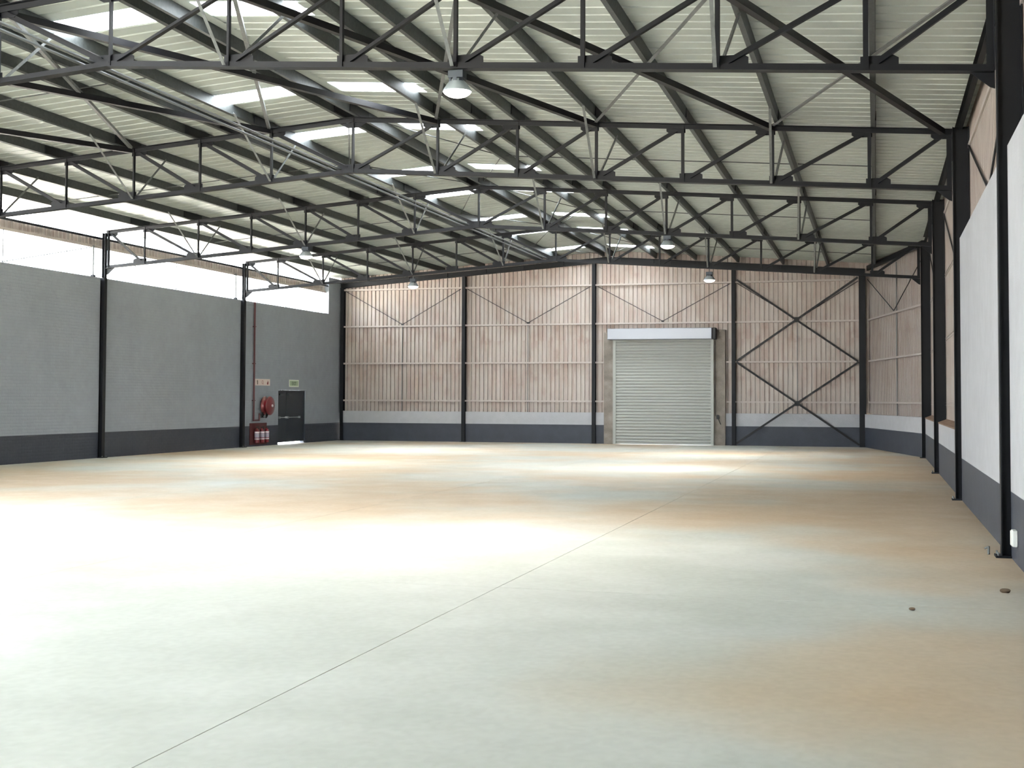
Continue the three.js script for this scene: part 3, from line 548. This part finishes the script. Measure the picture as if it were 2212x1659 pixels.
function extinguisher(z, label) {
  const x = WL + 0.13, t = thing('fire_extinguisher', label, 'extinguisher', [x, 0.12, z], 'row of fire extinguishers');
  const L = (pr, m, n, l, on = t) => { const g = new THREE.LatheGeometry(pr.map(([r, q]) => new THREE.Vector2(r, q)), 24); g.translate(x, 0.12, -z); return part(n, g, m, on, l); };
  const cyl = L([[0, 0], [0.075, 0.002], [0.085, 0.02], [0.085, 0.4], [0.075, 0.45], [0.035, 0.5], [0.02, 0.505], [0.02, 0.53], [0, 0.53]], M.red, 'cylinder');
  L([[0.0862, 0.12], [0.0868, 0.125], [0.0868, 0.16], [0.0862, 0.165]], M.label, 'label_band', 'pale lower label', cyl);
  L([[0.0862, 0.19], [0.0868, 0.195], [0.0868, 0.33], [0.0862, 0.335]], mat({ color: 0xa79fb0, roughness: 0.6 }), 'instruction_label', 'greyish printed label', cyl);
  L([[0.0862, 0.345], [0.0868, 0.35], [0.0868, 0.4], [0.0862, 0.402]], M.label, 'label_band', 'pale upper label', cyl);
  part('valve', [box(x - 0.025, x + 0.025, 0.645, 0.685, z - 0.025, z + 0.025), box(x - 0.012, x + 0.09, 0.7, 0.712, z - 0.012, z + 0.012), box(x - 0.012, x + 0.08, 0.672, 0.682, z - 0.012, z + 0.012)], M.black, t);
  part('discharge_hose', tube([W(x, 0.665, z + 0.02), W(x, 0.67, z + 0.1), W(x, 0.55, z + 0.118), W(x, 0.3, z + 0.112), W(x, 0.24, z + 0.112)], 0.011, 24, 6), M.rubber, t);
  part('bracket', box(WL + 0.031, x - 0.08, 0.42, 0.46, z - 0.03, z + 0.03), M.black, t);
}
extinguisher(41.0, 'red fire extinguisher with pale labels, first of three from the water pipe');
extinguisher(41.38, 'red fire extinguisher with pale labels, middle of three on the red board');
extinguisher(41.74, 'red fire extinguisher with pale labels, nearest to the exit door of three');

// ---------------------------------------------------------------- signs
function signTex(w, h, draw) { const c = document.createElement('canvas'); c.width = w; c.height = h; const g = c.getContext('2d'); draw(g, w, h); const t = new THREE.CanvasTexture(c); t.colorSpace = THREE.SRGBColorSpace; return t; }
function sign(name, z0, z1, y0, y1, texture, label) {
  const t = thing(name, label, 'sign', [WL, y0, (z0 + z1) / 2]);
  part('board', box(WL + 0.001, WL + 0.012, y0, y1, z0, z1), M.plasticWhite, t);
  const g = new THREE.PlaneGeometry(z1 - z0 - 0.01, y1 - y0 - 0.01); g.rotateY(Math.PI / 2); g.translate(WL + 0.0135, (y0 + y1) / 2, -(z0 + z1) / 2);
  part('print', g, mat({ map: texture, roughness: 0.5 }), t);
}
sign('fire_equipment_sign', 41.02, 42.2, 2.15, 2.385, signTex(600, 124, (g, w, h) => {
  g.fillStyle = '#e6d6cc'; g.fillRect(0, 0, w, h);
  g.fillStyle = '#5b4a33'; g.fillRect(86, 40, 34, 66); g.fillRect(94, 22, 18, 20); g.fillRect(76, 26, 36, 7); g.fillRect(76, 30, 7, 34);          // extinguisher
  g.strokeStyle = '#b5817a'; g.lineWidth = 13; g.beginPath(); g.arc(300, 60, 32, 0, 7); g.stroke(); g.fillStyle = '#b5817a'; g.beginPath(); g.arc(300, 60, 10, 0, 7); g.fill(); g.fillRect(326, 62, 10, 42);   // hose reel
  g.fillStyle = '#7a2f2c'; g.beginPath(); g.moveTo(505, 22); g.bezierCurveTo(548, 52, 552, 106, 508, 106); g.bezierCurveTo(462, 106, 468, 70, 486, 56); g.bezierCurveTo(492, 72, 500, 66, 505, 22); g.fill();   // flame
}), 'wide pale sign with three fire symbols above the hose reel');
sign('exit_sign', 43.77, 44.6, 2.125, 2.395, signTex(512, 168, (g, w, h) => {
  g.fillStyle = '#dfe9d6'; g.fillRect(0, 0, w, h); g.fillStyle = '#a9bd9a'; g.fillRect(34, 26, w - 68, h - 52);
  g.fillStyle = '#4d5f46'; g.font = 'bold 112px sans-serif'; g.textAlign = 'center'; g.textBaseline = 'middle'; g.fillText('EXIT', w / 2, h / 2 + 4);
}), 'pale green EXIT sign above the double door');

// ---------------------------------------------------------------- small things
{
  const z = 14.3, t = thing('switch_box', 'small white switch box low on the charcoal dado of the side wall', 'switch box', [WR, 0.19, z]);
  part('housing', rbox(WR - 0.055, WR, 0.19, 0.36, z - 0.09, z + 0.09, 0.012), M.plasticWhite, t);
  part('cover', rbox(WR - 0.062, WR - 0.055, 0.2, 0.35, z - 0.075, z + 0.075, 0.003), M.plasticWhite, t);
}
function stone(x, z, r, label) {
  const g = new THREE.IcosahedronGeometry(r, 2), p = g.attributes.position;
  for (let i = 0; i < p.count; i++) { const k = 1 + 0.35 * (vnoise(p.getX(i) / r * 1.5 + 7, p.getY(i) / r * 1.5 + 7 + p.getZ(i) / r, 64, 3) - 0.5); p.setXYZ(i, p.getX(i) * k * 1.4, p.getY(i) * k * 0.6, p.getZ(i) * k); }
  g.computeVertexNormals(); g.translate(x, r * 0.5, -z);
  single('stone', g, M.stone, [x, 0, z], label, 'stone', 'crumbs on the floor');
}
stone(1.09, 12.2, 0.035, 'brown crumb of mortar on the floor by the side wall dado');
stone(0.27, 10.97, 0.02, 'tiny brown crumb of mortar lying by the cross joint in the floor');
single('pipe_stub', [rod(W(1.19, 0.0, 15.2), W(1.19, 0.09, 15.2), 0.014), rod(W(1.19, 0.085, 15.2), W(1.15, 0.06, 15.22), 0.01)], M.galv, [1.19, 0, 15.2], 'short bent metal stub beside the foot of the column by the switch box', 'stub');

renderer.render(scene, camera);
